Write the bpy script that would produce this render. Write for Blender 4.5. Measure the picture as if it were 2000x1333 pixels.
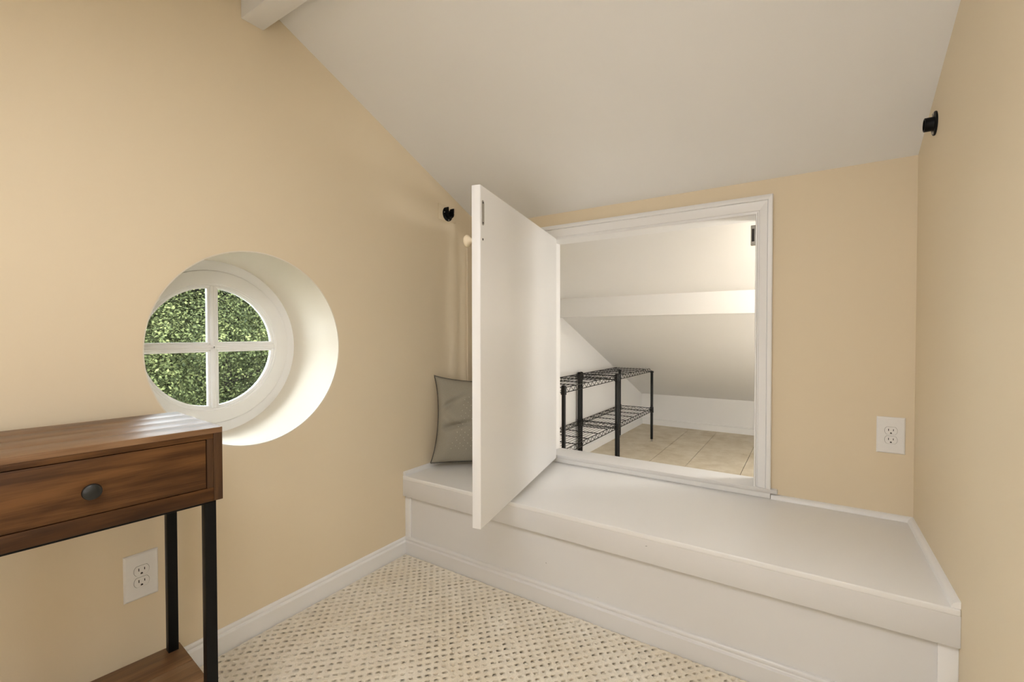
import bpy, bmesh, math, random
import numpy as np
from mathutils import Vector, Matrix

random.seed(7)
rng = np.random.default_rng(11)
for o in list(bpy.data.objects):
    bpy.data.objects.remove(o, do_unlink=True)
COL = bpy.context.scene.collection
SC = bpy.context.scene

# ------------------------------------------------------------------ camera
F_PX = 888.82
YAW, PIT, ROL = 0.5787, -0.0170, -0.0011
CAM = Vector((1.4095, -1.3410, 0.9120))
fw = Vector((-math.sin(YAW) * math.cos(PIT), math.cos(YAW) * math.cos(PIT), math.sin(PIT)))
rt = Vector((math.cos(YAW), math.sin(YAW), 0.0))
up = rt.cross(fw)
r2 = math.cos(ROL) * rt + math.sin(ROL) * up
u2 = -math.sin(ROL) * rt + math.cos(ROL) * up
cd = bpy.data.cameras.new('camera')
cd.sensor_width = 36.0
cd.lens = F_PX / 2000.0 * 36.0
cd.clip_start = 0.02
cam = bpy.data.objects.new('camera', cd)
COL.objects.link(cam)
cam.matrix_world = Matrix(((r2.x, u2.x, -fw.x, CAM.x), (r2.y, u2.y, -fw.y, CAM.y),
                           (r2.z, u2.z, -fw.z, CAM.z), (0, 0, 0, 1)))
SC.camera = cam

# ------------------------------------------------------------------ sky, sun, exposure
SKY = 14.0
w = bpy.data.worlds.new('world'); SC.world = w
w.use_nodes = True
bg = w.node_tree.nodes['Background']
bg.inputs[0].default_value = (0.88, 0.94, 1.0, 1)
bg.inputs[1].default_value = SKY
sd = bpy.data.lights.new('sun', 'SUN'); sd.energy = 26.0; sd.angle = math.radians(3); sd.color = (1, 0.95, 0.84)
sun = bpy.data.objects.new('sun', sd); COL.objects.link(sun)
sun.rotation_euler = Vector((-0.62, 0.25, -0.75)).to_track_quat('-Z', 'Y').to_euler()
ROOM_FILL = 8.2      # emission of the fill panel added behind the camera
GLOBE_FILL = 12.0      # opal globe of the unseen fill lamp added behind the camera
LAMP_CLOSET = 150.0    # unseen bulb placed to light the closet
DOME_FILL = 37.0    # fill dome added out of view on the closet's far end wall
vs = SC.view_settings
vs.view_transform = 'Standard'; vs.look = 'None'; vs.gamma = 1.0; vs.exposure = 0.18
vs.use_curve_mapping = False

# ------------------------------------------------------------------ measured sizes (metres)
L = 1.6856      # right wall
D = 0.5233      # back (knee) wall face
T = 0.6270      # closet side of the knee wall
HB = 0.3208     # bench top
HL = 0.2364     # bottom of the bench lip
ZC, S = 1.4597, 0.4222
YR = -0.609     # ridge
YF = -2.60      # wall behind the camera
ZR = ZC + S * (D - YR)
def roof(y):
    return ZC + S * (D - y) if y >= YR else ZR - S * (YR - y)

# ------------------------------------------------------------------ materials
def new_mat(name):
    m = bpy.data.materials.new(name); m.use_nodes = True
    nt = m.node_tree
    return m, nt, nt.nodes['Principled BSDF']
def N(nt, t, **kw):
    n = nt.nodes.new(t)
    for k, v in kw.items():
        setattr(n, k, v)
    return n
def ramp(nt, stops):
    r = N(nt, 'ShaderNodeValToRGB'); e = r.color_ramp.elements
    while len(e) < len(stops): e.new(0.5)
    for i, (p, c) in enumerate(stops):
        e[i].position = p; e[i].color = (*c, 1)
    return r
def coords(nt, scale=(1, 1, 1), rot=(0, 0, 0), loc=(0, 0, 0)):
    tc = N(nt, 'ShaderNodeTexCoord'); mp = N(nt, 'ShaderNodeMapping')
    mp.inputs['Scale'].default_value = scale; mp.inputs['Rotation'].default_value = rot
    mp.inputs['Location'].default_value = loc
    nt.links.new(tc.outputs['Object'], mp.inputs['Vector'])
    return mp
def noise(nt, mp, scale, detail=4, rough=0.5, dist=0.0):
    n = N(nt, 'ShaderNodeTexNoise')
    n.inputs['Scale'].default_value = scale; n.inputs['Detail'].default_value = detail
    n.inputs['Roughness'].default_value = rough; n.inputs['Distortion'].default_value = dist
    nt.links.new(mp.outputs[0], n.inputs['Vector'])
    return n
def bump(nt, src, bsdf, strength, dist):
    b = N(nt, 'ShaderNodeBump'); b.inputs['Strength'].default_value = strength; b.inputs['Distance'].default_value = dist
    nt.links.new(src, b.inputs['Height']); nt.links.new(b.outputs[0], bsdf.inputs['Normal'])
def paint(name, c, rough, var=0.03, spec=0.5, scuff=False, bstr=0.06):
    m, nt, b = new_mat(name)
    mp = coords(nt)
    n1 = noise(nt, mp, 2.2, 3)
    r = ramp(nt, [(0.3, tuple(x * (1 - var) for x in c)), (0.7, c)])
    nt.links.new(n1.outputs['Fac'], r.inputs[0])
    out = r.outputs[0]
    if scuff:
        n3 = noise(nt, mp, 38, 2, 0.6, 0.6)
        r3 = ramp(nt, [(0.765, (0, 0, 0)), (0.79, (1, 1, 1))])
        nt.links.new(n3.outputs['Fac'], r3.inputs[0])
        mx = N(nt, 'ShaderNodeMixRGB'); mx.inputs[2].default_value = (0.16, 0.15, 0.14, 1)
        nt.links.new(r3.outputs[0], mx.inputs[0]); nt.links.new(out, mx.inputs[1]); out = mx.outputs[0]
    nt.links.new(out, b.inputs['Base Color'])
    b.inputs['Roughness'].default_value = rough
    b.inputs['Specular IOR Level'].default_value = spec
    n2 = noise(nt, mp, 260, 2)
    bump(nt, n2.outputs['Fac'], b, bstr, 0.002)
    return m
def plain(name, c, rough, metal=0.0, spec=0.5, nscale=120, var=0.1):
    m, nt, b = new_mat(name)
    mp = coords(nt); n1 = noise(nt, mp, nscale, 3)
    r = ramp(nt, [(0.3, tuple(x * (1 - var) for x in c)), (0.7, c)])
    nt.links.new(n1.outputs['Fac'], r.inputs[0]); nt.links.new(r.outputs[0], b.inputs['Base Color'])
    b.inputs['Roughness'].default_value = rough; b.inputs['Metallic'].default_value = metal
    b.inputs['Specular IOR Level'].default_value = spec
    return m
def wood(name, axis, dark, mid, light, rough, seed=0.0, spec=0.5):
    m, nt, b = new_mat(name)
    sc = [26, 26, 26]; sc[axis] = 2.2
    mp = coords(nt, tuple(sc), loc=(seed, seed * 1.7, seed * 0.6))
    n1 = noise(nt, mp, 1.0, 6, 0.62, 1.1)
    sc2 = [9, 9, 9]; sc2[axis] = 1.6
    mp2 = coords(nt, tuple(sc2), loc=(seed * 2, 3, seed))
    n2 = noise(nt, mp2, 1.0, 3, 0.5, 2.2)
    sc3 = [320, 320, 320]; sc3[axis] = 14
    mp3 = coords(nt, tuple(sc3))
    n3 = noise(nt, mp3, 1.0, 3, 0.6)
    a = N(nt, 'ShaderNodeMath', operation='MULTIPLY'); a.inputs[1].default_value = 0.5
    nt.links.new(n1.outputs['Fac'], a.inputs[0])
    c2 = N(nt, 'ShaderNodeMath', operation='MULTIPLY_ADD'); c2.inputs[1].default_value = 0.42
    nt.links.new(n2.outputs['Fac'], c2.inputs[0]); nt.links.new(a.outputs[0], c2.inputs[2])
    d = N(nt, 'ShaderNodeMath', operation='MULTIPLY_ADD'); d.inputs[1].default_value = 0.14
    nt.links.new(n3.outputs['Fac'], d.inputs[0]); nt.links.new(c2.outputs[0], d.inputs[2])
    r = ramp(nt, [(0.38, dark), (0.53, mid), (0.68, light)])
    nt.links.new(d.outputs[0], r.inputs[0]); nt.links.new(r.outputs[0], b.inputs['Base Color'])
    b.inputs['Roughness'].default_value = rough; b.inputs['Specular IOR Level'].default_value = spec
    bump(nt, n3.outputs['Fac'], b, 0.12, 0.001)
    return m

M = {}
M['wall'] = paint('cream_wall_paint', (0.80, 0.685, 0.50), 0.55, 0.02, 0.35)
M['ceil'] = paint('ceiling_paint', (0.87, 0.865, 0.855), 0.7, 0.02, 0.3)
M['white'] = paint('white_semigloss_paint', (0.87, 0.865, 0.855), 0.32, 0.02, 0.5)
M['scuffed_shaded'] = paint('scuffed_shaded_white', (0.75, 0.74, 0.73), 0.34, 0.03, 0.5, scuff=True)  # dark scuff flecks, over a white darkened to stand in for shade
M['closet'] = paint('closet_white_paint', (0.87, 0.865, 0.855), 0.6, 0.03, 0.4)
M['winwhite'] = paint('window_white_paint', (0.88, 0.88, 0.87), 0.4, 0.02, 0.5)
M['reveal'] = paint('pale_cream_reveal', (0.80, 0.735, 0.62), 0.6, 0.02, 0.3)  # paler tone than the cream wall around it
M['plastic'] = plain('white_plastic', (0.87, 0.86, 0.84), 0.3, var=0.02)
M['slot'] = plain('dark_slot', (0.02, 0.016, 0.012), 0.6)
M['black'] = plain('black_metal', (0.005, 0.005, 0.005), 0.42, 0.0, 0.14)
M['rackblack'] = plain('black_rack_coating', (0.006, 0.006, 0.006), 0.36, 0.0, 0.25)
M['steel'] = plain('brushed_steel', (0.45, 0.43, 0.40), 0.35, 1.0)
M['catch'] = plain('grey_catch_metal', (0.42, 0.40, 0.36), 0.45, 0.6)
M['knob'] = plain('dark_bronze_knob', (0.012, 0.013, 0.012), 0.38, 0.1)
M['pillow'] = plain('sage_grey_cotton', (0.35, 0.32, 0.255), 0.85, 0, 0.2, 400, 0.12)
M['piping'] = plain('dark_piping', (0.05, 0.045, 0.04), 0.8)
M['thread'] = plain('cream_thread', (0.66, 0.60, 0.50), 0.7)
m, nt, b = new_mat('stained_subfloor_board')
mp = coords(nt); n1 = noise(nt, mp, 9, 5, 0.65); n2 = noise(nt, mp, 55, 3, 0.6, 0.8); n3 = noise(nt, coords(nt, (5, 1, 1)), 60, 3)
r1 = ramp(nt, [(0.3, (0.60, 0.51, 0.37)), (0.7, (0.76, 0.69, 0.56))]); r2_ = ramp(nt, [(0.70, (1, 1, 1)), (0.76, (0.25, 0.2, 0.15))])
nt.links.new(n1.outputs['Fac'], r1.inputs[0]); nt.links.new(n2.outputs['Fac'], r2_.inputs[0])
mx = N(nt, 'ShaderNodeMixRGB', blend_type='MULTIPLY'); mx.inputs[0].default_value = 1.0
nt.links.new(r1.outputs[0], mx.inputs[1]); nt.links.new(r2_.outputs[0], mx.inputs[2]); nt.links.new(mx.outputs[0], b.inputs['Base Color'])
b.inputs['Roughness'].default_value = 0.7; bump(nt, n3.outputs['Fac'], b, 0.2, 0.002)
M['subfloor'] = m
M['seam'] = plain('seam_dark', (0.16, 0.12, 0.08), 0.8)
M['bark'] = plain('bark', (0.009, 0.008, 0.007), 0.9, spec=0.02, nscale=14, var=0.5)
M['ground'] = plain('lawn_ground', (0.02, 0.03, 0.01), 0.9, nscale=2, var=0.4)
M['roofing'] = plain('roof_deck', (0.10, 0.09, 0.08), 0.9)

# carpet
m, nt, b = new_mat('beige_carpet')
mp = coords(nt)
n1 = noise(nt, mp, 5, 3); n2 = noise(nt, mp, 420, 3, 0.7)
r1 = ramp(nt, [(0.3, (0.87, 0.78, 0.625)), (0.7, (0.95, 0.885, 0.76))])
r2n = ramp(nt, [(0.3, (0.62, 0.6, 0.56)), (0.62, (1, 1, 1))])
nt.links.new(n1.outputs['Fac'], r1.inputs[0]); nt.links.new(n2.outputs['Fac'], r2n.inputs[0])
mx = N(nt, 'ShaderNodeMixRGB', blend_type='MULTIPLY'); mx.inputs[0].default_value = 0.45
nt.links.new(r1.outputs[0], mx.inputs[1]); nt.links.new(r2n.outputs[0], mx.inputs[2])
nt.links.new(mx.outputs[0], b.inputs['Base Color'])
b.inputs['Roughness'].default_value = 0.95; b.inputs['Specular IOR Level'].default_value = 0.1
b.inputs['Sheen Weight'].default_value = 0.25
bump(nt, n2.outputs['Fac'], b, 0.5, 0.003)
M['carpet'] = m
# subfloor stains
# glass
m, nt, b = new_mat('window_glass')
tr = N(nt, 'ShaderNodeBsdfTransparent'); gl = N(nt, 'ShaderNodeBsdfGlossy'); gl.inputs['Roughness'].default_value = 0.02
mxs = N(nt, 'ShaderNodeMixShader'); lw = N(nt, 'ShaderNodeFresnel'); lw.inputs['IOR'].default_value = 1.25
mpg = coords(nt); ng = noise(nt, mpg, 60, 4, 0.7)
rg = ramp(nt, [(0.0, (0.93, 0.95, 0.94)), (1.0, (0.98, 0.99, 0.985))])
nt.links.new(ng.outputs['Fac'], rg.inputs[0]); nt.links.new(rg.outputs[0], tr.inputs['Color'])
nt.links.new(lw.outputs[0], mxs.inputs[0]); nt.links.new(tr.outputs[0], mxs.inputs[1]); nt.links.new(gl.outputs[0], mxs.inputs[2])
nt.links.new(mxs.outputs[0], nt.nodes['Material Output'].inputs['Surface'])
M['glass'] = m
# leaves
def leafmat(name, stops, sc):
    m, nt, b = new_mat(name)
    mp = coords(nt); n1 = noise(nt, mp, sc, 4, 0.7)
    r = ramp(nt, stops)
    nt.links.new(n1.outputs['Fac'], r.inputs[0]); nt.links.new(r.outputs[0], b.inputs['Base Color'])
    b.inputs['Roughness'].default_value = 0.6; b.inputs['Specular IOR Level'].default_value = 0.03
    return m
M['leaf'] = leafmat('green_leaves', [(0.34, (0.0085, 0.0115, 0.0060)), (0.5, (0.026, 0.032, 0.0125)), (0.66, (0.070, 0.078, 0.032))], 3.2)
M['leaf2'] = leafmat('dark_green_leaves', [(0.32, (0.006, 0.008, 0.0045)), (0.5, (0.013, 0.017, 0.008)), (0.7, (0.026, 0.031, 0.014))], 4)
def emit(name, c, s):
    m, nt, b = new_mat(name)
    e = N(nt, 'ShaderNodeEmission'); e.inputs[0].default_value = (*c, 1); e.inputs[1].default_value = s
    nt.links.new(e.outputs[0], nt.nodes['Material Output'].inputs['Surface'])
    return m
M['panel'] = emit('fill_diffuser', (0.975, 0.962, 0.975), ROOM_FILL)
M['globe'] = emit('fill_opal_globe', (0.975, 0.962, 0.975), GLOBE_FILL)
M['fill_dome'] = emit('fill_dome_glass', (1.0, 0.975, 0.94), DOME_FILL)
M['bulb'] = emit('lit_bulb', (1.0, 0.975, 0.94), LAMP_CLOSET)

# ------------------------------------------------------------------ helpers
MW = {}
def empty(name, loc=(0, 0, 0), rotz=0.0):
    o = bpy.data.objects.new(name, None); COL.objects.link(o)
    o.empty_display_size = 0.05
    o.location = loc; o.rotation_euler = (0, 0, rotz)
    MW[o.name] = Matrix.Translation(Vector(loc)) @ Matrix.Rotation(rotz, 4, 'Z')
    return o
def tag(o, label=None, cat=None, group=None, kind=None):
    if label: o['label'] = label
    if cat: o['category'] = cat
    if group: o['group'] = group
    if kind: o['kind'] = kind
    return o
def mesh_obj(name, me, mat, parent=None, smooth=False, local=False):
    """me in world coordinates (or in the parent's own when local)"""
    o = bpy.data.objects.new(name, me); COL.objects.link(o)
    if mat: me.materials.append(mat)
    if smooth:
        me.polygons.foreach_set('use_smooth', [True] * len(me.polygons))
        try: me.set_sharp_from_angle(angle=math.radians(40))
        except Exception: pass
    if parent:
        if not local: me.transform(MW[parent.name].inverted())
        o.parent = parent; MW[o.name] = MW[parent.name]
    else:
        n = len(me.vertices); a = np.empty(n * 3); me.vertices.foreach_get('co', a); a = a.reshape(-1, 3)
        c = Vector(((a[:, 0].min() + a[:, 0].max()) / 2, (a[:, 1].min() + a[:, 1].max()) / 2, a[:, 2].min()))
        me.transform(Matrix.Translation(-c)); o.location = c; MW[o.name] = Matrix.Translation(c)
    me.update()
    return o
def obj(name, bm, mat, parent=None, smooth=False, local=False):
    bmesh.ops.recalc_face_normals(bm, faces=bm.faces)
    me = bpy.data.meshes.new(name); bm.to_mesh(me); bm.free()
    return mesh_obj(name, me, mat, parent, smooth, local)
def add_box(bm, mn, mx, bev=0.0, seg=2):
    b2 = bmesh.new()
    bmesh.ops.create_cube(b2, size=1)
    for v in b2.verts:
        v.co = Vector([(mn[i] + mx[i]) / 2 + v.co[i] * (mx[i] - mn[i]) for i in range(3)])
    if bev: bmesh.ops.bevel(b2, geom=b2.edges[:], offset=bev, segments=seg, affect='EDGES', profile=0.5)
    join(bm, b2)
def join(bm, b2, mat=None):
    if mat is not None: bmesh.ops.transform(b2, matrix=mat, verts=b2.verts)
    vm = {v: bm.verts.new(v.co) for v in b2.verts}
    for f in b2.faces:
        try: bm.faces.new([vm[v] for v in f.verts])
        except ValueError: pass
    b2.free()
def box(name, mn, mx, mat, parent=None, bev=0.0, local=False, seg=2):
    bm = bmesh.new(); add_box(bm, mn, mx, bev, seg)
    return obj(name, bm, mat, parent, bev > 0, local)
def add_tube(bm, pts, r, n=8, cap=True):
    pts = [Vector(p) for p in pts]; rings = []
    rad = r if hasattr(r, '__len__') else [r] * len(pts)
    for i, p in enumerate(pts):
        d = (pts[min(i + 1, len(pts) - 1)] - pts[max(i - 1, 0)]).normalized()
        a = d.cross(Vector((0, 0, 1)))
        if a.length < 1e-4: a = Vector((1, 0, 0))
        a.normalize(); c = d.cross(a)
        rings.append([bm.verts.new(p + rad[i] * (math.cos(2 * math.pi * k / n) * a + math.sin(2 * math.pi * k / n) * c)) for k in range(n)])
    for A, B in zip(rings, rings[1:]):
        for k in range(n): bm.faces.new((A[k], A[(k + 1) % n], B[(k + 1) % n], B[k]))
    if cap:
        bm.faces.new(rings[0][::-1]); bm.faces.new(rings[-1])
def add_prism(bm, poly, axis, a, b):
    """poly: 2-D points in the other two axes (cyclic order), extruded along axis a..b"""
    def P(t, q):
        v = [0, 0, 0]; o = [i for i in range(3) if i != axis]
        v[axis] = t; v[o[0]] = q[0]; v[o[1]] = q[1]; return v
    A = [bm.verts.new(P(a, q)) for q in poly]; B = [bm.verts.new(P(b, q)) for q in poly]
    n = len(poly)
    bm.faces.new(A); bm.faces.new(B[::-1])
    for i in range(n): bm.faces.new((A[i], B[i], B[(i + 1) % n], A[(i + 1) % n]))
def prism(name, poly, axis, a, b, mat, parent=None, smooth=False):
    bm = bmesh.new(); add_prism(bm, poly, axis, a, b); return obj(name, bm, mat, parent, smooth)
def add_lathe(bm, prof, origin, axis, n=32, a0=0.0, a1=2 * math.pi, ell=(1, 1), closed=False):
    """prof: (radius, height along axis) list"""
    z = Vector(axis).normalized(); x = Vector((0, 0, 1)) if abs(z.z) < 0.9 else Vector((1, 0, 0))
    x = (x - z * x.dot(z)).normalized(); y = z.cross(x); o = Vector(origin)
    full = abs(a1 - a0 - 2 * math.pi) < 1e-6
    cnt = n if full else n + 1
    rings = []
    for r, h in prof:
        if r < 1e-6: rings.append([bm.verts.new(o + z * h)])
        else: rings.append([bm.verts.new(o + z * h + r * (math.cos(a0 + (a1 - a0) * k / n) * x * ell[0] + math.sin(a0 + (a1 - a0) * k / n) * y * ell[1])) for k in range(cnt)])
    pairs = list(zip(rings, rings[1:]))
    if closed: pairs.append((rings[-1], rings[0]))
    for A, B in pairs:
        for k in range(n):
            k2 = (k + 1) % cnt
            if len(A) == 1 and len(B) == 1: continue
            if len(A) == 1: bm.faces.new((A[0], B[k2], B[k]))
            elif len(B) == 1: bm.faces.new((A[k], A[k2], B[0]))
            else: bm.faces.new((A[k], A[k2], B[k2], B[k]))
    return rings
def lathe(name, prof, origin, axis, mat, parent=None, n=32, **kw):
    bm = bmesh.new(); add_lathe(bm, prof, origin, axis, n, **kw); return obj(name, bm, mat, parent, True)
def struct(o, label=None, cat=None):
    o['kind'] = 'structure'
    if label: o['label'] = label
    if cat: o['category'] = cat
    return o

# ================================================================== THE SETTING
# ---- carpet floor: real dents on a diamond lattice
def carpet():
    def patch(step, y0, y1):
        xs = np.linspace(0.0, L, int(L / step) + 1); ys = np.linspace(y0, y1, int((y1 - y0) / step) + 1)
        X, Y = np.meshgrid(xs, ys)
        ax, ay = 0.0149, 0.0165
        p = (X / ax + Y / ay) / 2; q = (X / ax - Y / ay) / 2
        ip, iq = np.round(p), np.round(q)
        h1 = np.modf(np.abs(np.sin(ip * 12.9898 + iq * 78.233) * 43758.5453))[0]
        h2 = np.modf(np.abs(np.sin(ip * 39.346 + iq * 11.135) * 24634.6345))[0]
        dp, dq = p - ip + (h1 - .5) * .10, q - iq + (h2 - .5) * .10
        du = (dp + dq) * ax; dv = (dp - dq) * ay         # offsets from the dent's centre
        ang = math.radians(46)
        e1 = du * math.cos(ang) + dv * math.sin(ang); e2 = -du * math.sin(ang) + dv * math.cos(ang)
        # a tuft: shallow ramp that falls into a slit at its far side, with short side gaps
        e2 = e2 + 60.0 * e1 ** 2 * (h2 - .3)
        wid = np.exp(-np.abs(e1 / (.0043 + .0016 * h1)) ** 4)
        slit = wid * np.exp(-np.abs((e2 - .0016) / .00150) ** 3)
        legs = np.exp(-((np.abs(e1) - .0050) / .0013) ** 2) * np.exp(-np.abs((e2 + .0004) / .0030) ** 4)
        ramp_ = wid * np.exp(-np.abs((e2 + .0012) / .0042) ** 2)
        Z = -(.011 + .003 * h1) * slit - .0045 * legs * h2 - .0022 * ramp_
        Z += rng.normal(0, 0.0004, Z.shape) + 0.0006 * np.sin(X * 37 + Y * 21) * np.sin(Y * 43 - X * 9)
        edge = np.minimum(np.minimum(X - 0.012, L - X), -0.012 - Y)
        und = slit * np.clip(edge / .02, 0, 1) * (.007 + .011 * h2) * (1 if step < .05 else 0)   # the gap runs in under the next tuft
        X = X - math.sin(ang) * und; Y = Y + math.cos(ang) * und
        Z -= np.clip(1 - edge / 0.010, 0, 1) * 0.006
        ny, nx = X.shape
        i = np.arange(nx * ny).reshape(ny, nx)
        return np.stack([X, Y, Z], -1).reshape(-1, 3), np.stack([i[:-1, :-1], i[:-1, 1:], i[1:, 1:], i[1:, :-1]], -1).reshape(-1, 4)
    V, Fc = patch(.0020, -.90, 0.0)
    for st, a, b_ in ((.0045, -1.5, -.90), (.1, YF, -1.5)):
        v2, f2 = patch(st, a, b_)
        Fc = np.vstack([Fc, f2 + len(V)]); V = np.vstack([V, v2])
    me = bpy.data.meshes.new('floor')
    me.vertices.add(len(V)); me.vertices.foreach_set('co', V.ravel())
    me.loops.add(Fc.size); me.loops.foreach_set('vertex_index', Fc.ravel())
    me.polygons.add(len(Fc)); me.polygons.foreach_set('loop_start', np.arange(0, Fc.size, 4)); me.polygons.foreach_set('loop_total', np.full(len(Fc), 4))
    me.update(calc_edges=True); me.validate()
    return struct(mesh_obj('floor', me, M['carpet']), 'beige carpet with rows of small dents', 'carpet')
carpet()
struct(box('floor_slab', (-0.40, YF - 0.15, -0.30), (2.45, 3.45, -0.065), M['roofing']))

# ---- left gable wall with the round window hole
WY, WZ, WR = -0.602, 0.866, 0.292
XW = -0.34
def wall_left():
    bm = bmesh.new(); n = 72
    outer = [(YF - .1, -.02), (D + .05, -.02), (D + .05, roof(D) + .06), (YR, ZR + .06), (YF - .1, roof(YF) + .0)]
    ring = [(WY + WR * 0.985 * math.cos(2 * math.pi * k / n) , WZ + WR * 1.012 * math.sin(2 * math.pi * k / n)) for k in range(n)]
    sides = []
    for x in (0.0, XW):
        vo = [bm.verts.new((x, *p)) for p in outer]; vi = [bm.verts.new((x, *p)) for p in ring]
        ed = [bm.edges.new((vo[i], vo[(i + 1) % 5])) for i in range(5)] + [bm.edges.new((vi[i], vi[(i + 1) % n])) for i in range(n)]
        bmesh.ops.triangle_fill(bm, use_beauty=True, use_dissolve=False, edges=ed)
        sides.append((vo, vi))
    for k in range(2):
        A, B = sides[0][k], sides[1][k]
        for i in range(len(A)): bm.faces.new((A[i], B[i], B[(i + 1) % len(A)], A[(i + 1) % len(A)]))
    o = obj('wall_left', bm, M['wall'])
    me = o.data
    for p in me.polygons:
        c = p.center
        if abs(p.normal.x) < 0.3 and ((c.y + o.location.y - WY) ** 2 + (c.z + o.location.z - WZ) ** 2) < 0.34 ** 2: p.use_smooth = True
    return struct(o, 'cream gable wall with round window', 'wall')
wall_left()
# ---- back (knee) wall with the low closet opening
OX0, OX1, OZ0, OZ1 = 0.4010, 1.2444, 0.3560, 1.3385
J = 0.012
def wall_back():
    bm = bmesh.new()
    top = lambda y: ZC - S * (y - D) + 0.03
    for x0, x1, z0, z1 in ((-0.02, OX0 - J, -0.02, None), (OX1 + J, 2.40, -0.02, None), (OX0 - J, OX1 + J, -0.02, OZ0 - 0.02), (OX0 - J, OX1 + J, OZ1 + J, None)):
        add_prism(bm, [(D, z0), (T, z0), (T, z1 if z1 is not None else top(T)), (D, z1 if z1 is not None else top(D))], 0, x0, x1)
    return struct(obj('wall_back', bm, M['wall']), 'cream knee wall around the closet opening', 'wall')
wall_back()
struct(prism('wall_right', [(YF - .1, -.02), (D + .02, -.02), (D + .02, roof(D) + .05), (YR, ZR + .05), (YF - .1, roof(YF))], 0, L, L + 0.12, M['wall']), 'cream wall beside the bench end', 'wall')
struct(box('wall_front', (-0.1, YF - .12, -.02), (L + .1, YF, roof(YF) + .05), M['wall']), 'cream low wall behind the viewer', 'wall')
# ---- sloped ceiling, both sides of the ridge
cm = bmesh.new()
add_prism(cm, [(YR, ZR), (T - 0.002, roof(T - .002)), (T - .002, roof(T) + .14), (YR, ZR + .14)], 0, XW, L + .12)
add_prism(cm, [(YR, ZR), (YR, ZR + .14), (YF - .12, roof(YF - .12) + .14), (YF - .12, roof(YF - .12))], 0, XW, L + .12)
struct(obj('ceiling', cm, M['ceil']), 'white sloped ceiling', 'ceiling')
struct(box('trim_1', (0.0, -0.642, 1.840), (L, -0.576, 1.99), M['ceil'], bev=0.003), 'white boxed ridge beam under the ceiling', 'beam')
# ---- closet shell
CX = -0.022; CXR = 2.30; CY = 3.275; CZ = -0.012; ZK = 0.296
low = lambda y: 1.015 - 0.404 * (y - 1.4955)
struct(prism('wall_closet_left', [(T, -.1), (CY + .1, -.1), (CY + .1, ZK + .05), (1.35, low(1.35) + .09), (T, roof(T) + .05)], 0, CX - .12, CX, M['closet']), 'white closet end wall behind the wire racks', 'wall')
struct(prism('wall_closet_right', [(T, -.1), (CY + .1, -.1), (CY + .1, ZK + .05), (1.35, low(1.35) + .09), (T, roof(T) + .05)], 0, CXR, CXR + .1, M['closet']), 'white closet wall', 'wall')
struct(box('wall_closet_back', (CX - .1, CY, -.1), (CXR + .1, CY + .1, low(CY) + .03), M['closet']), 'low white wall at the back of the closet', 'wall')
struct(prism('wall_closet_front', [(T, -.1), (T + .004, -.1), (T + .004, OZ0 - .022), (T, OZ0 - .022)], 0, CX, CXR, M['closet']), 'white closet side of the knee wall', 'wall')
YB = 1.2934
struct(prism('ceiling_closet', [(T, roof(T)), (YB + .05, roof(YB + .05)), (YB + .05, roof(YB) + .16), (T, roof(T) + .16)], 0, CX - .12, CXR + .1, M['closet']), 'white upper closet ceiling', 'ceiling')
struct(prism('ceiling_closet_low', [(YB + .05, low(YB + .05)), (CY + .1, low(CY + .1)), (CY + .1, low(CY) + .16), (YB + .05, low(YB) + .16)], 0, CX - .12, CXR + .1, M['closet']), 'white lower sloping closet ceiling', 'ceiling')
struct(box('trim_2', (CX, YB, 1.0145), (CXR, YB + .09, roof(YB) + .04), M['closet'], bev=0.002), 'white purlin beam across the closet ceiling', 'beam')
# closet floor boards
fl = struct(box('floor_closet', (CX, T, -.05), (CXR, CY, CZ - .004), M['seam']), 'bare board closet floor with dark joints', 'floor')
xs_ = [CX, 0.452, 0.696, 1.040, 1.385, 1.73, 2.075, CXR]
offs = [2.395, 2.40, 2.496, 2.50, 2.42, 2.5, 2.4]
for i in range(7):
    x0, x1 = xs_[i], xs_[i + 1]
    ycuts = [T] + sorted([offs[i] - 0.545 * k for k in range(-1, 4) if T + .05 < offs[i] - 0.545 * k < CY - .05]) + [CY]
    for a, b_ in zip(ycuts, ycuts[1:]):
        box('floor_board', (x0 + .0018, a + .0018, CZ - .004), (x1 - .0018, b_ - .0018, CZ + random.uniform(-.0004, .0006)), M['subfloor'], fl)

# ---- baseboards: moulded profile
def bb_profile(h=0.0634, bead=0.0464, t=0.013):
    return [(0, -.012), (t, -.012), (t, bead - .0015), (t - .0015, bead), (t - .0065, bead + .0015), (t - .0080, bead + .004), (t - .0065, bead + .008), (t - .0065, h - .005), (t - .0085, h - .001), (t - .0105, h), (0, h)]
def baseboard(name, start, end, inward, label, prof=None, mat=None):
    prof = prof or bb_profile()
    bm = bmesh.new(); A = []; B = []
    s, e, n = Vector((*start, 0)), Vector((*end, 0)), Vector((*inward, 0))
    d = (e - s).normalized()
    for t, z in prof:
        A.append(bm.verts.new(s + n * t + Vector((0, 0, z)))); B.append(bm.verts.new(e + n * t + Vector((0, 0, z))))
    k = len(prof)
    bm.faces.new(A); bm.faces.new(B[::-1])
    for i in range(k): bm.faces.new((A[i], B[i], B[(i + 1) % k], A[(i + 1) % k]))
    return bm
struct(obj('baseboard_left', baseboard('', (0, 0.0), (0, YF), (1, 0), ''), M['white'], None, True), 'white moulded baseboard on the window wall', 'baseboard')
struct(obj('baseboard_right', baseboard('', (L, -0.001), (L, YF), (-1, 0), ''), M['white'], None, True), 'white moulded baseboard on the bench-end wall', 'baseboard')
cp = [(t, z + CZ) for t, z in bb_profile(0.066, 0.056, 0.012)]
struct(obj('baseboard_closet_left', baseboard('', (CX, T + .004), (CX, CY), (1, 0), '', cp), M['closet'], None, True), 'white closet baseboard behind the racks', 'baseboard')
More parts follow.
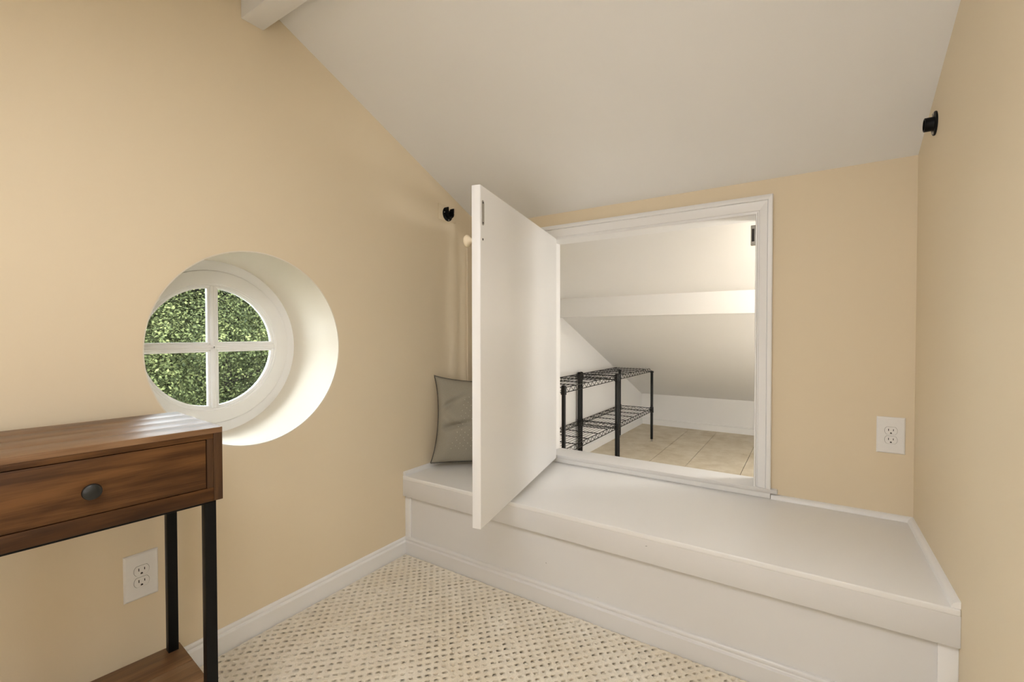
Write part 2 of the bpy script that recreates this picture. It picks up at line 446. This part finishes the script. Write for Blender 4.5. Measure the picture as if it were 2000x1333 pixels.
struct(obj('baseboard_closet_back', baseboard('', (CX, CY), (CXR, CY), (0, -1), '', cp), M['closet'], None, True), 'white closet baseboard on the low wall', 'baseboard')

# ---- closet opening: casing, jambs, stool, apron, catch
tr = struct(empty('trim_3', ((OX0 + OX1) / 2, D, OZ0)), 'white moulded casing with sill around the closet opening', 'door casing')
WS, WH = 0.0542, 0.0642
def casing_prof(w):
    return [(0.0, 0.0), (0.0, .008), (.0015, .0105), (.0055, .0105), (.0070, .0050), (.0115, .0055), (.0130, .0085), (.36 * w + .003, .0125), (.68 * w, .0140), (.71 * w, .0120), (.74 * w, .0180), (.95 * w, .0190), (w, .0170), (w, 0.0)]
def casing(kind):
    bm = bmesh.new(); A = []; B = []
    w = WH if kind == 'head' else WS
    for (t, h), (ts, _), (th, _) in zip(casing_prof(w), casing_prof(WS), casing_prof(WH)):
        y = D - h
        if kind == 'head':
            A.append((OX0 - ts, y, OZ1 + th)); B.append((OX1 + ts, y, OZ1 + th))
        else:
            x = OX1 + ts if kind == 'right' else OX0 - ts
            A.append((x, y, OZ0)); B.append((x, y, OZ1 + th))
    A = [bm.verts.new(p) for p in A]; B = [bm.verts.new(p) for p in B]; k = len(A)
    bm.faces.new(A); bm.faces.new(B[::-1])
    for i in range(k): bm.faces.new((A[i], B[i], B[(i + 1) % k], A[(i + 1) % k]))
    return bm
obj('head_casing', casing('head'), M['white'], tr, True)
obj('side_casing', casing('left'), M['white'], tr, True)
obj('side_casing', casing('right'), M['white'], tr, True)
box('jamb', (OX0 - J, D, OZ0), (OX0, T, OZ1), M['white'], tr)
box('jamb', (OX1, D, OZ0), (OX1 + J, T, OZ1), M['white'], tr)
box('head_jamb', (OX0 - J, D, OZ1), (OX1 + J, T, OZ1 + J), M['white'], tr)
box('sill', (OX0 - .066, 0.5035, OZ0 - .015), (OX1 + .0755, T + .004, OZ0), M['scuffed_shaded'], tr, 0.003)
box('apron', (OX0 - .05, 0.5095, HB), (OX1 + .0535, D, OZ0 - .015), M['white'], tr, 0.002)
c_ = box('magnetic_catch', (1.2265, 0.540, 1.2335), (OX1, 0.556, 1.3065), M['catch'], tr, 0.0015); c_['label'] = 'grey metal magnetic catch'
box('magnet', (1.2300, 0.5385, 1.247), (1.2385, 0.541, 1.293), M['slot'], c_)

# ---- closet door, swung out over the bench
hin = Vector((0.4446, D)); fre = Vector((0.6195, -0.2965)); dd = (fre - hin).normalized()
DANG = math.atan2(dd.y, dd.x)
DW = (fre - hin).length; DT = 0.0275
door = struct(empty('door_1', (hin.x, hin.y, 0.3445), DANG), 'white slab closet door standing open over the bench', 'door')
ZB, ZT = 0.0, 1.338 - 0.3445
# local: x along the door from the hinge, y to its left is the visible inner face (y=0), slab towards -y
box('slab', (0.030, -DT, ZB), (DW - .0025, 0, ZT), M['white'], door, 0.0015, local=True)
box('edge_band', (DW - .0025, -DT, ZB), (DW, -.0006, ZT), M['white'], door, 0.0008, local=True)
bm = bmesh.new()
def add_stadium(bm, cx, z0, z1, r, y0, y1, n=10):
    pts = [(cx + r * math.cos(math.pi * k / n), z1 - r + r * math.sin(math.pi * k / n)) for k in range(n + 1)] + [(cx + r * math.cos(math.pi + math.pi * k / n), z0 + r + r * math.sin(math.pi + math.pi * k / n)) for k in range(n + 1)]
    add_prism(bm, pts, 1, y0, y1)
add_stadium(bm, DW - .0165, 1.2245 - .3445, 1.2965 - .3445, .0078, -.001, .0012)
sp = obj('strike_plate', bm, M['catch'], door, False, True); sp['label'] = 'grey metal strike plate'
for z in (1.2315, 1.2895):
    bm = bmesh.new(); add_lathe(bm, [(0, .0022), (.0024, .0020), (.0028, .0012)], (DW - .0165, 0, z - .3445), (0, 1, 0), 12); obj('screw', bm, M['slot'], sp, True, True)
bm = bmesh.new(); add_lathe(bm, [(0, .0014), (.0030, .0012), (.0036, 0)], (DW - .0165, 0, 1.184 - .3445), (0, 1, 0), 14); obj('knob_screw', bm, M['knob'], door, True, True)
bm = bmesh.new()
add_lathe(bm, [(0, .038), (.010, .0372), (.0158, .034), (.018, .029), (.0165, .024), (.010, .019), (.0065, .014), (.0065, .004), (.011, 0)], (DW - .030, -DT, 1.186 - .3445), (0, -1, 0), 28)
k_ = obj('knob', bm, M['wall'], door, True, True); k_['label'] = 'cream painted round knob'
for z in (.14, ZT - .14):
    bm = bmesh.new(); add_tube(bm, [(.026, -DT - .004, z - .035), (.026, -DT - .004, z + .035)], .0055, 12); add_box(bm, (.024, -DT - .002, z - .035), (.060, -DT + .0002, z + .035)); obj('hinge', bm, M['catch'], door, False, True)

# ---- round window
XG = -0.282
win = struct(empty('window_1', (XG, WY, WZ - WR)), 'round white four-pane window set deep in the wall', 'window')
AX = (1, 0, 0)
lathe('outer_casing', [(.258, -.03), (.258, .000), (.262, .0035), (.300, .0050), (.300, -.03)], (XG, WY, WZ), AX, M['winwhite'], win, 96, closed=True)
lathe('sash', [(.199, -.018), (.199, -.006), (.2035, -.002), (.2065, -.002), (.208, .002), (.213, .002), (.215, .0045), (.2575, .0045), (.2575, -.03)], (XG, WY, WZ), AX, M['winwhite'], win, 96, closed=True)
def muntin(name, horiz):
    bm = bmesh.new(); w_, h_ = .0170, .0045
    prof = [(-w_, -.017), (-w_, -.006), (-w_ + .004, -.003), (-w_ + .007, -.003), (-w_ + .009, h_ - .002), (-.003, h_), (-.002, h_ - .002), (.002, h_ - .002), (.003, h_), (w_ - .009, h_ - .002), (w_ - .007, -.003), (w_ - .004, -.003), (w_, -.006), (w_, -.017)]
    if horiz:
        add_prism(bm, [(XG + h, WZ + t) for t, h in prof], 1, WY - .206, WY + .206)
    else:
        add_prism(bm, [(XG + h, WY + t) for t, h in prof], 2, WZ - .206, WZ + .206)
    obj('muntin', bm, M['winwhite'], win)
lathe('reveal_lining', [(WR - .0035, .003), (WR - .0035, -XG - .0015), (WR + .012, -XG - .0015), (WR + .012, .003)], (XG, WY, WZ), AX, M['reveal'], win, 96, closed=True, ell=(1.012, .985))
muntin('muntin', True); muntin('muntin', False)
for k in range(4):
    bm = bmesh.new()
    c0 = Vector((XG - .014, WY, WZ)); n = 14
    pts = [(0.0, 0.0)] + [(.204 * math.cos(math.pi / 2 * (k + i / n)), .204 * math.sin(math.pi / 2 * (k + i / n))) for i in range(n + 1)]
    add_prism(bm, [(WY + a, WZ + b_) for a, b_ in pts], 0, XG - .016, XG - .013)
    obj('pane', bm, M['glass'], win)

# ================================================================== THINGS
# ---- built-in bench
bench = empty('built_in_bench', (L / 2, D / 2, 0))
tag(bench, 'long white painted built-in bench under the closet opening', 'bench')
box('seat_board', (0.0, -.0162, HB - .016), (L, D - .0005, HB), M['white'], bench, 0.0035, seg=3)
box('front_lip', (0.0, -.0152, HL), (L, .001, HB - .014), M['scuffed_shaded'], bench, 0.0012)
box('face_panel', (0.0, .004, 0.0), (L, .022, HL + .02), M['scuffed_shaded'], bench)
box('stile', (0.0, -.002, .05), (.030, .004, HL), M['white'], bench, 0.001)
box('stile', (L - .034, -.002, .05), (L, .004, HL), M['white'], bench, 0.001)
obj('baseboard', baseboard('', (0, .004), (L, .004), (0, -1), '', [(t + .004, z) for t, z in bb_profile()][1:-1] + [(0, .0634), (0, -.012)]), M['scuffed_shaded'], bench, True)
def quarter(name, a, b_, n1):
    bm = bmesh.new(); a, b_, n1 = Vector((*a, HB)), Vector((*b_, HB)), Vector((*n1, 0)); q = .0155
    prof = [(0, 0), (q, 0)] + [(q * math.cos(math.pi / 2 * i / 6) , q * math.sin(math.pi / 2 * i / 6)) for i in range(1, 7)]
    A = [bm.verts.new(a + n1 * t + Vector((0, 0, z))) for t, z in prof]; B = [bm.verts.new(b_ + n1 * t + Vector((0, 0, z))) for t, z in prof]
    k = len(prof); bm.faces.new(A); bm.faces.new(B[::-1])
    for i in range(k): bm.faces.new((A[i], B[i], B[(i + 1) % k], A[(i + 1) % k]))
    obj('quarter_round', bm, M['white'], bench, True)
quarter('q', (OX1 + .055, D), (L, D), (0, -1))
quarter('q', (0, D), (OX0 - .052, D), (0, -1))
quarter('q', (L, D), (L, -.012), (-1, 0))
quarter('q', (0, D), (0, -.012), (1, 0))

# ---- outlets
def outlet(loc, xdir, ndir, label):
    """loc: centre on wall; xdir: right-hand direction seen from the front; ndir: out of the wall"""
    o = empty('wall_outlet', loc); tag(o, label, 'outlet', 'wall outlets')
    X, Nn, Z = Vector(xdir), Vector(ndir), Vector((0, 0, 1)); c = Vector(loc)
    Mx = Matrix((( X.x, Nn.x, Z.x, c.x), (X.y, Nn.y, Z.y, c.y), (X.z, Nn.z, Z.z, c.z), (0, 0, 0, 1)))
    def put(name, bm, mat, par, smooth=False):
        bmesh.ops.transform(bm, matrix=Mx, verts=bm.verts); return obj(name, bm, mat, par, smooth)
    bm = bmesh.new(); w_, h_ = .0355, .0575
    lv = [(w_, h_, 0), (w_, h_, .0025), (w_ - .0015, h_ - .0015, .0045), (w_ - .004, h_ - .004, .0058)]
    rings = [[bm.verts.new((sx * a, d, sz * b_)) for sx, sz in ((-1, -1), (1, -1), (1, 1), (-1, 1))] for a, b_, d in lv]
    for A, B in zip(rings, rings[1:]):
        for i in range(4): bm.faces.new((A[i], A[(i + 1) % 4], B[(i + 1) % 4], B[i]))
    bm.faces.new(rings[-1]); bm.faces.new(rings[0][::-1])
    put('cover_plate', bm, M['plastic'], o)
    for zc in (.0145, -.0145):
        def face(r, y0, y1):
            bm = bmesh.new()
            # round sides cut flat at top and bottom
            pts = []
            for k in range(40):
                a = 2 * math.pi * k / 40; x, z = r * math.cos(a), r * math.sin(a)
                pts.append((x, zc + max(-.76 * r, min(.76 * r, z))))
            add_prism(bm, pts, 1, y0, y1); return bm
        put('gap_ring', face(.01625, .003, .00605), M['slot'], o)
        rc = put('receptacle', face(.0157, .003, .0067), M['plastic'], o)
        for sx, hh in ((-1, .0036), (1, .003)):
            bm = bmesh.new(); add_box(bm, (sx * .0059 - .0009, .006, zc + .0025 - hh), (sx * .0059 + .0009, .0069, zc + .0025 + hh)); put('slot', bm, M['slot'], rc)
        bm = bmesh.new(); add_prism(bm, [(.0024 * math.cos(math.pi * k / 8), zc - .0075 + .0024 * math.sin(math.pi * k / 8)) for k in range(9)] + [(-.0024, zc - .0095), (.0024, zc - .0095)], 1, .006, .0069); put('ground_hole', bm, M['slot'], rc)
    return o
outlet((1.6285, D, 0.5872), (1, 0, 0), (0, -1, 0), 'white duplex outlet on the wall above the bench end')
outlet((0.0, -0.9002, 0.3018), (0, 1, 0), (1, 0, 0), 'white duplex outlet low on the wall behind the wooden table')

# ---- closet rod sockets
so = empty('rod_socket', (0, .265, 1.466)); tag(so, 'black open-topped closet rod socket on the window wall', 'rod socket', 'closet rod sockets')
box('backing_plate', (0, .206, 1.4305), (.0045, .324, 1.501), M['wall'], so, .0012)
bm = bmesh.new(); add_lathe(bm, [(0, 0), (.033, 0), (.033, .003), (.031, .0045), (0, .0045)], (.0045, .265, 1.463), (1, 0, 0), 32, a0=math.radians(38), a1=math.radians(322)); obj('flange', bm, M['black'], so, True)
bm = bmesh.new()
for (ri, ro) in ((.0165, .0205),):
    add_lathe(bm, [(ri, 0), (ro, 0), (ro, .021), (ri, .021)], (.007, .265, 1.463), (1, 0, 0), 28, a0=math.radians(60), a1=math.radians(300), closed=True)
for sy in (-1, 1):
    add_box(bm, (.007, .265 + sy * .0185 - .0028, 1.470), (.028, .265 + sy * .0185 + .0028, 1.489), .001)
obj('cup', bm, M['black'], so, True)
for dy, dz in ((-.025, .004), (.004, -.027), (.025, .004)):
    lathe('screw', [(0, .0025), (.0022, .0018), (.003, 0)], (.0088, .265 + dy, 1.463 + dz), (1, 0, 0), M['steel'], so, 10)
sr = empty('rod_socket', (L, .296, 1.470)); tag(sr, 'black closed round closet rod socket on the wall beside the bench end', 'rod socket', 'closet rod sockets')
lathe('flange', [(0, 0), (.031, 0), (.031, .003), (.029, .0042), (0, .0042)], (L, .296, 1.4695), (-1, 0, 0), M['black'], sr, 36)
lathe('cup', [(.0160, .003), (.0195, .003), (.0180, .006), (.0178, .0225), (.0165, .0235), (.0145, .0235), (.0145, .006)], (L, .296, 1.4690), (-1, 0, 0), M['black'], sr, 32)
for dz in (.0245, -.0245):
    lathe('screw', [(0, .0035), (.0028, .0026), (.0042, 0)], (L - .0042, .296, 1.4695 + dz), (-1, 0, 0), M['steel'], sr, 12)

# ---- cream cable strip on the window wall
bm = bmesh.new()
add_prism(bm, [(.0, .409)] + [(.007 * math.sin(math.pi * k / 8), .4135 - .0055 * math.cos(math.pi * k / 8)) for k in range(9)] + [(0, .418)], 2, HB + .016, 1.33)
tag(obj('cable_cover', bm, M['wall'], None, True), 'cream painted half-round cable strip running up the wall behind the pillow', 'cable cover')

# ---- side table
KT = 0.97
PF = Vector((0.3672, -0.8712))         # front right corner (top)
TA = math.radians(5.4)
tab = empty('side_table', (PF.x, PF.y, 0.0), -TA + math.pi)
# local axes after the half turn: +x points to -X (towards the wall), +y to -Y (along the table to its far end)
tag(tab, 'small brown wooden table with one drawer and black metal legs', 'table')
TD, TL, TT, TB = 0.300, 0.418, 0.7145, 0.5605
def tb(name, mn, mx, mat, parent=None, bev=.001): return box(name, mn, mx, mat, parent or tab, bev, local=True)
# wood grain axis: objects use local axes, so long grain runs along y here
M['w_y'] = wood('walnut_front_grain', 1, (0.017, 0.0062, 0.0018), (0.064, 0.0255, 0.0070), (0.145, 0.063, 0.019), 0.45, 2.3, 0.25)
M['w_top'] = wood('walnut_top_grain', 1, (0.075, 0.034, 0.014), (0.17, 0.085, 0.036), (0.27, 0.155, 0.078), 0.40, 5.1)
M['w_z'] = wood('walnut_side_grain', 2, (0.028, 0.011, 0.004), (0.080, 0.037, 0.014), (0.18, 0.092, 0.036), 0.45, 8.7, 0.3)
nb = 4
for i in range(nb):
    a, b_ = TD * i / nb, TD * (i + 1) / nb
    tb('top_board', (a, 0, TT - .0115), (b_ - .0001, TL, TT), M['w_top'], None, .0003)
tb('side_panel', (0, 0, TB), (TD, .0165, TT - .0115), M['w_z'])
tb('side_panel', (0, TL - .0165, TB), (TD, TL, TT - .0115), M['w_z'])
tb('top_rail', (.001, .0165, TT - .0225), (TD, TL - .0165, TT - .0115), M['w_y'])
tb('bottom_rail', (.001, .0165, TB), (TD, TL - .0165, TB + .0285), M['w_y'])
tb('stile', (.001, .0165, TB + .0285), (.02, .0285, TT - .0225), M['w_z'])
tb('stile', (.001, TL - .0285, TB + .0285), (.02, TL - .0165, TT - .0225), M['w_z'])
tb('back_panel', (TD - .01, .0165, TB + .0285), (TD, TL - .0165, TT - .0225), M['w_y'])
dr = tb('drawer', (.002, .0299, TB + .0297), (.022, TL - .0299, TT - .0238), M['w_y'], None, .0015)
bm = bmesh.new(); add_lathe(bm, [(.0055, -.002), (.0055, .007), (.008, .010), (.0130, .0135), (.0142, .0170), (.0130, .0205), (.008, .0232), (0, .0242)], (.002, TL / 2, (TT + TB) / 2 - .002), (-1, 0, 0), 28)
obj('knob', bm, M['knob'], dr, True, True)['label'] = 'dark bronze round knob'
LW = .021
for fx in (.009, TD - .009 - LW):
    for fy in (.010, TL - .010 - LW):
        tb('leg', (fx, fy, 0.0), (fx + LW, fy + LW, TB - .004), M['black'], None, .001)
for fx in (.009, TD - .009 - LW):
    tb('frame_bar', (fx, .010, TB - .006), (fx + LW, TL - .010, TB), M['black'], None, .0008)
for fy in (.010, TL - .010 - LW):
    tb('frame_bar', (.009, fy, TB - .006), (TD - .009, fy + LW, TB), M['black'], None, .0008)
ZS = 0.124
for i in range(3):
    a, b_ = TD * i / 3, TD * (i + 1) / 3
    tb('shelf_board', (a + .0003, .0005, ZS - .024), (b_ - .0003, TL, ZS), M['w_top'], None, .0012)

# ---- pillow
def pillow():
    U, Vv = 0.425, 0.382; nu, nv = 64, 64
    u = np.linspace(-1, 1, nu); v = np.linspace(-1, 1, nv); UU, VV = np.meshgrid(u, v)
    pin = 1 - 0.125 * (1 - VV ** 2) ** 0.8 * np.abs(UU) ** 3; pin2 = 1 - np.where(VV > 0, 0.125, 0.035) * (1 - UU ** 2) ** 0.8 * np.abs(VV) ** 3
    PX = UU * U / 2 * pin; PZ = VV * Vv / 2 * pin2
    prof = np.clip((1 - UU ** 2) * (1 - VV ** 2), 0, 1) ** 0.42
    th = 0.056 * prof
    wr = 0.007 * np.sin(9 * UU + 5 * VV + 2 * np.sin(4 * VV)) * np.exp(-((np.abs(UU) - .75) / .3) ** 2) + 0.007 * np.sin(7 * VV - 6 * UU + 1.5) * np.exp(-((VV - .75) / .3) ** 2)
    wr += .024 * np.exp(-((UU + .55) / .28) ** 2) * -np.exp(-((VV + .12 - .25 * (UU + .5)) / .06) ** 2) + .020 * np.exp(-((UU + .7) / .3) ** 2) * -np.exp(-((VV - .35 - .6 * (UU + .7)) / .07) ** 2)
    front = th + wr * prof; back = -th
    sag = -0.010 * (1 - VV ** 2) * 0
    return PX, PZ, front, back
PX, PZ, FR, BK = pillow()
phi = math.radians(47)
ux = Vector((math.cos(phi), math.sin(phi), 0)); nh = Vector((math.sin(phi), -math.cos(phi), 0))
lean = math.radians(7); vz = (Vector((0, 0, 1)) * math.cos(lean) - nh * math.sin(lean)); nn = ux.cross(vz)
roll = math.radians(-3)
ux, vz = ux * math.cos(roll) + vz * math.sin(roll), vz * math.cos(roll) - ux * math.sin(roll)
cen = Vector((0.166, 0.296, HB + 0.207))
cen.z += HB + .0006 - min((cen + ux * PX[j, i] + vz * PZ[j, i] + nn * d).z for j in range(0, 64, 3) for i in range(0, 64, 3) for d in (FR[j, i], BK[j, i], -.0022)) + .0022
pw = empty('throw_pillow', (cen.x, cen.y, HB)); tag(pw, 'sage grey throw pillow with dark piping propped in the bench corner', 'pillow')
def pill_pt(x, z, d): return cen + ux * x + vz * z + nn * d
bm = bmesh.new(); ny_, nx_ = PX.shape
VF = [[bm.verts.new(pill_pt(PX[j, i], PZ[j, i], FR[j, i])) for i in range(nx_)] for j in range(ny_)]
VB = [[VF[j][i] if i in (0, nx_ - 1) or j in (0, ny_ - 1) else bm.verts.new(pill_pt(PX[j, i], PZ[j, i], BK[j, i])) for i in range(nx_)] for j in range(ny_)]
for j in range(ny_ - 1):
    for i in range(nx_ - 1):
        bm.faces.new((VF[j][i], VF[j][i + 1], VF[j + 1][i + 1], VF[j + 1][i]))
        try: bm.faces.new((VB[j][i], VB[j + 1][i], VB[j + 1][i + 1], VB[j][i + 1]))
        except ValueError: pass
obj('cushion', bm, M['pillow'], pw, True)
edge = [(j, 0) for j in range(ny_)] + [(ny_ - 1, i) for i in range(1, nx_)] + [(j, nx_ - 1) for j in range(ny_ - 2, -1, -1)] + [(0, i) for i in range(nx_ - 2, 0, -1)]
bm = bmesh.new(); add_tube(bm, [pill_pt(PX[j, i], PZ[j, i], 0) for j, i in edge] + [pill_pt(PX[0, 0], PZ[0, 0], 0)], .0022, 6); obj('piping', bm, M['piping'], pw, True)
bm = bmesh.new()
for c in range(9):
    for k in range(10):
        x = -.108 + c * .0165; z = -.125 + k * .0235 + (c % 2) * .0118 + random.uniform(-.001, .001)
        x2 = x - 0.012 + .05 * (z + .125) / .25 - (.01 if k < 2 else 0)
        if abs(z) > .13 and random.random() < .3: continue
        i = int(round((x2 / .205 + 1) / 2 * (nx_ - 1))); j = int(round((z / .1925 + 1) / 2 * (ny_ - 1)))
        if not (0 < i < nx_ - 1 and 0 < j < ny_ - 1): continue
        b2 = bmesh.new(); bmesh.ops.create_icosphere(b2, subdivisions=1, radius=.0019)
        join(bm, b2, Matrix.Translation(pill_pt(x2, z, FR[j, i] + .0004)))
obj('dot_embroidery', bm, M['thread'], pw, True)['kind'] = 'stuff'

# ---- two wire racks in the closet
XB_, XF_ = 0.0045, 0.288
YN, YM, YE = 0.892, 1.726, 2.557
PR = .0113; ZTOP, ZLOW = 0.6195, 0.2775
def wire_rack(y0, y1, label):
    o = empty('wire_rack', ((XB_ + XF_) / 2, (y0 + y1) / 2, CZ)); tag(o, label, 'shelf rack', 'wire racks in the closet')
    for x in (XB_, XF_):
        for y in (y0, y1):
            bm = bmesh.new(); add_tube(bm, [(x, y, CZ + .018), (x, y, ZTOP + .004), (x, y, ZTOP + .008)], [PR, PR, PR * .7], 14)
            p = obj('post', bm, M['rackblack'], o, True)
            bm = bmesh.new(); add_lathe(bm, [(0, 0), (PR * .9, 0), (PR * .95, .004), (PR * .6, .006), (PR * .6, .019)], (x, y, CZ + .001), (0, 0, 1), 12)
            obj('levelling_foot', bm, M['steel'], p, True)
            for z in (ZTOP, ZLOW):
                bm = bmesh.new(); add_lathe(bm, [(PR, .004), (PR + .0032, .004), (PR + .0042, -.043), (PR, -.046)], (x, y, z), (0, 0, 1), 14); obj('collar', bm, M['rackblack'], o, True)
    for z in (ZTOP, ZLOW):
        zt, zb = z - .006, z - .034
        bm = bmesh.new()
        e = PR * .6
        cs = [(XB_, y0), (XF_, y0), (XF_, y1), (XB_, y1)]
        for k in range(4):
            a, b_ = Vector(cs[k]), Vector(cs[(k + 1) % 4]); Ln = (b_ - a).length
            add_tube(bm, [(*a, zt), (*b_, zt)], .0026, 6); add_tube(bm, [(*a, zb), (*b_, zb)], .0026, 6)
            n = max(4, int(round(Ln / .030)))
            pts = [(*(a + (b_ - a) * (i / n)), zt if i % 2 else zb) for i in range(n + 1)]
            add_tube(bm, pts, .0017, 5)
        sh = obj('shelf', bm, M['rackblack'], o, True)
        # deck wires run the long way, cross bars the short way
        nw = 11
        for i in range(1, nw):
            x = XB_ + (XF_ - XB_) * i / nw
            bm = bmesh.new(); add_tube(bm, [(x, y0, zt + .003), (x, y1, zt + .003)], .0013, 5); obj('wire', bm, M['rackblack'], sh)
        for i in range(1, 5):
            y = y0 + (y1 - y0) * i / 5
            bm = bmesh.new(); add_tube(bm, [(XB_, y, zt - .001), (XF_, y, zt - .001)], .0028, 6); obj('cross_bar', bm, M['rackblack'], sh)
    return o
wire_rack(YN, YM - .0158, 'black two-tier wire rack just inside the closet opening')
wire_rack(YM + .0158, YE, 'black two-tier wire rack at the low back end of the closet')

# ---- unseen lamps
# flat fill panel added on the slope behind the camera
LX, LY = 1.12, -1.44
lp = empty('fill_panel_light', (LX, LY, roof(LY))); tag(lp, 'flat white fill panel added on the sloped ceiling opposite the closet', 'lamp')
sl = math.atan(S)
Rm = Matrix.Translation((LX, LY, roof(LY))) @ Matrix.Rotation(sl, 4, 'X')
bm = bmesh.new(); add_box(bm, (-.42, -.27, -.028), (.42, .27, 0), .004); bmesh.ops.transform(bm, matrix=Rm, verts=bm.verts); obj('frame', bm, M['winwhite'], lp, True)
bm = bmesh.new(); add_box(bm, (-.40, -.25, -.033), (.40, .25, -.0285)); bmesh.ops.transform(bm, matrix=Rm, verts=bm.verts); obj('diffuser', bm, M['panel'], lp)
# opal globe on a stand, added behind the camera as soft fill
gx, gy, gz = 1.22, -1.86, 0.74
gl_ = empty('fill_globe_lamp', (gx, gy, 0)); tag(gl_, 'added fill lamp with black stand and lit opal globe, across the room from the bench', 'lamp')
lathe('base', [(0, 0), (.13, 0), (.13, .012), (.02, .02), (0, .02)], (gx, gy, 0), (0, 0, 1), M['black'], gl_, 36)
bm = bmesh.new(); add_tube(bm, [(gx, gy, .018), (gx, gy, gz - .112)], .009, 14); obj('pole', bm, M['black'], gl_, True)
lathe('globe', [(.12 * math.sin(math.pi * k / 18), -.12 * math.cos(math.pi * k / 18)) for k in range(1, 18)] + [(0, .12)], (gx, gy, gz), (0, 0, 1), M['globe'], gl_, 36)
# unseen bulb holder on the closet ceiling, placed to light the closet
cl = empty('closet_light', (1.62, .86, roof(.86))); tag(cl, 'unseen white bulb holder on the closet ceiling', 'lamp')
lathe('holder', [(0, 0), (.055, 0), (.055, .012), (.035, .03), (.022, .05), (.018, .05), (0, .05)], (1.62, .86, roof(.86) + .012), (0, 0, -1), M['winwhite'], cl, 28)
lathe('bulb', [(.013, .0), (.016, .02), (.030, .05), (.034, .072), (.026, .096), (.012, .107), (0, .109)], (1.62, .86, roof(.86) - .036), (0, 0, -1), M['bulb'], cl, 24)

bl = empty('fill_dome_light', (CXR, 1.45, 0.39)); tag(bl, 'round white fill lamp added on the end wall of the closet', 'lamp')  # added out of view to brighten the deep end of the closet
lathe('back_plate', [(0, 0), (.165, 0), (.165, .018), (.157, .022), (0, .022)], (CXR, 1.45, .555), (-1, 0, 0), M['winwhite'], bl, 36)
lathe('glass_dome', [(.152, .022), (.146, .045), (.120, .072), (.07, .092), (0, .100)], (CXR, 1.45, .555), (-1, 0, 0), M['fill_dome'], bl, 36)

# ================================================================== OUTSIDE
struct(box('ground', (-45, -30, -5.3), (-0.36, 40, -5.2), M['ground']), 'green lawn far below the window', 'lawn')
LEAF = np.array([[0, -.5, 0], [.30, -.05, .05], [0, .5, -.04], [-.30, -.05, .05]])
def tree(name, base, crown_z, rad, nleaf, size, mat, label, seed):
    r = np.random.default_rng(seed)
    o = empty(name, base); tag(o, label, 'tree', 'trees outside the round window')
    sc_ = min(rad[0], 2.3) / 2.0
    bx, by, bz = base
    bm = bmesh.new()
    pts = [(bx + .08 * math.sin(k * 1.3 + seed), by + .08 * math.cos(k * 1.7 + seed), bz + (crown_z + rad[2] * .5 - bz) * k / 7) for k in range(8)]
    add_tube(bm, pts, [.17 - .018 * k for k in range(8)], 10); obj('trunk', bm, M['bark'], o, True)
    for k in range(16):
        a = r.uniform(0, 2 * math.pi); z0 = crown_z - rad[2] * .8 + k * rad[2] * .095
        l = rad[0] * r.uniform(.65, .95)
        s0 = Vector((bx, by, z0)); s2 = s0 + Vector((math.cos(a) * l, math.sin(a) * l * rad[1] / rad[0], l * r.uniform(.15, .5)))
        mid = (s0 + s2) / 2 + Vector((0, 0, .12 * r.uniform(-1, 1)))
        bm = bmesh.new(); add_tube(bm, [s0, mid, s2], [.045, .028, .008], 7); obj('branch', bm, M['bark'], o, True)
    # leaf clumps
    nc = 190
    d = r.normal(size=(nc, 3)); d /= np.linalg.norm(d, axis=1)[:, None]
    cc = d * (r.uniform(.35, 1.0, nc) ** .5)[:, None] * np.array(rad) + np.array([bx, by, crown_z])
    ci = r.integers(0, nc, nleaf)
    q = r.normal(size=(nleaf, 3)); q /= np.linalg.norm(q, axis=1)[:, None]
    P = cc[ci] + q * (r.uniform(.2, 1, nleaf) ** .6)[:, None] * np.array([.62, .72, .46]) * sc_
    nf = int(nleaf * .24)
    q2 = r.normal(size=(nf, 3)); q2 /= np.linalg.norm(q2, axis=1)[:, None]
    P[:nf] = np.array([bx, by, crown_z]) + q2 * (r.uniform(0, 1, nf) ** (1 / 3))[:, None] * np.array(rad)
    sz = size * r.uniform(.6, 1.3, nleaf)
    # orientation: mostly drooping outward, flattened upward
    nrm = q * .7 + r.normal(0, .45, (nleaf, 3)) + np.array([0, 0, .55]); nrm /= np.linalg.norm(nrm, axis=1)[:, None]
    t = r.normal(size=(nleaf, 3)); t -= nrm * (t * nrm).sum(1)[:, None]; t /= np.linalg.norm(t, axis=1)[:, None]
    b_ = np.cross(nrm, t)
    V = (P[:, None, :] + sz[:, None, None] * (LEAF[None, :, 0:1] * t[:, None, :] + LEAF[None, :, 1:2] * b_[:, None, :] + LEAF[None, :, 2:3] * nrm[:, None, :])).reshape(-1, 3)
    Fi = np.arange(nleaf * 4).reshape(-1, 4)
    tri = np.concatenate([Fi[:, [0, 1, 2]], Fi[:, [0, 2, 3]]], 0)
    me = bpy.data.meshes.new('foliage')
    me.vertices.add(len(V)); me.vertices.foreach_set('co', V.ravel())
    me.loops.add(tri.size); me.loops.foreach_set('vertex_index', tri.ravel())
    me.polygons.add(len(tri)); me.polygons.foreach_set('loop_start', np.arange(0, tri.size, 3)); me.polygons.foreach_set('loop_total', np.full(len(tri), 3))
    me.update(calc_edges=True)
    mesh_obj('foliage', me, mat, o)['kind'] = 'stuff'
    return o
tree('leafy_tree', (-7.6, 2.8, -5.2), 0.6, (2.3, 3.6, 2.7), 300000, .046, M['leaf'], 'leafy green tree filling the round window, nearest the house', 21)
tree('tall_tree', (-14.6, 5.4, -5.2), 0.7, (2.6, 6.2, 3.7), 110000, .28, M['leaf2'], 'broad dark green tree seen through gaps behind the leafy tree', 41)
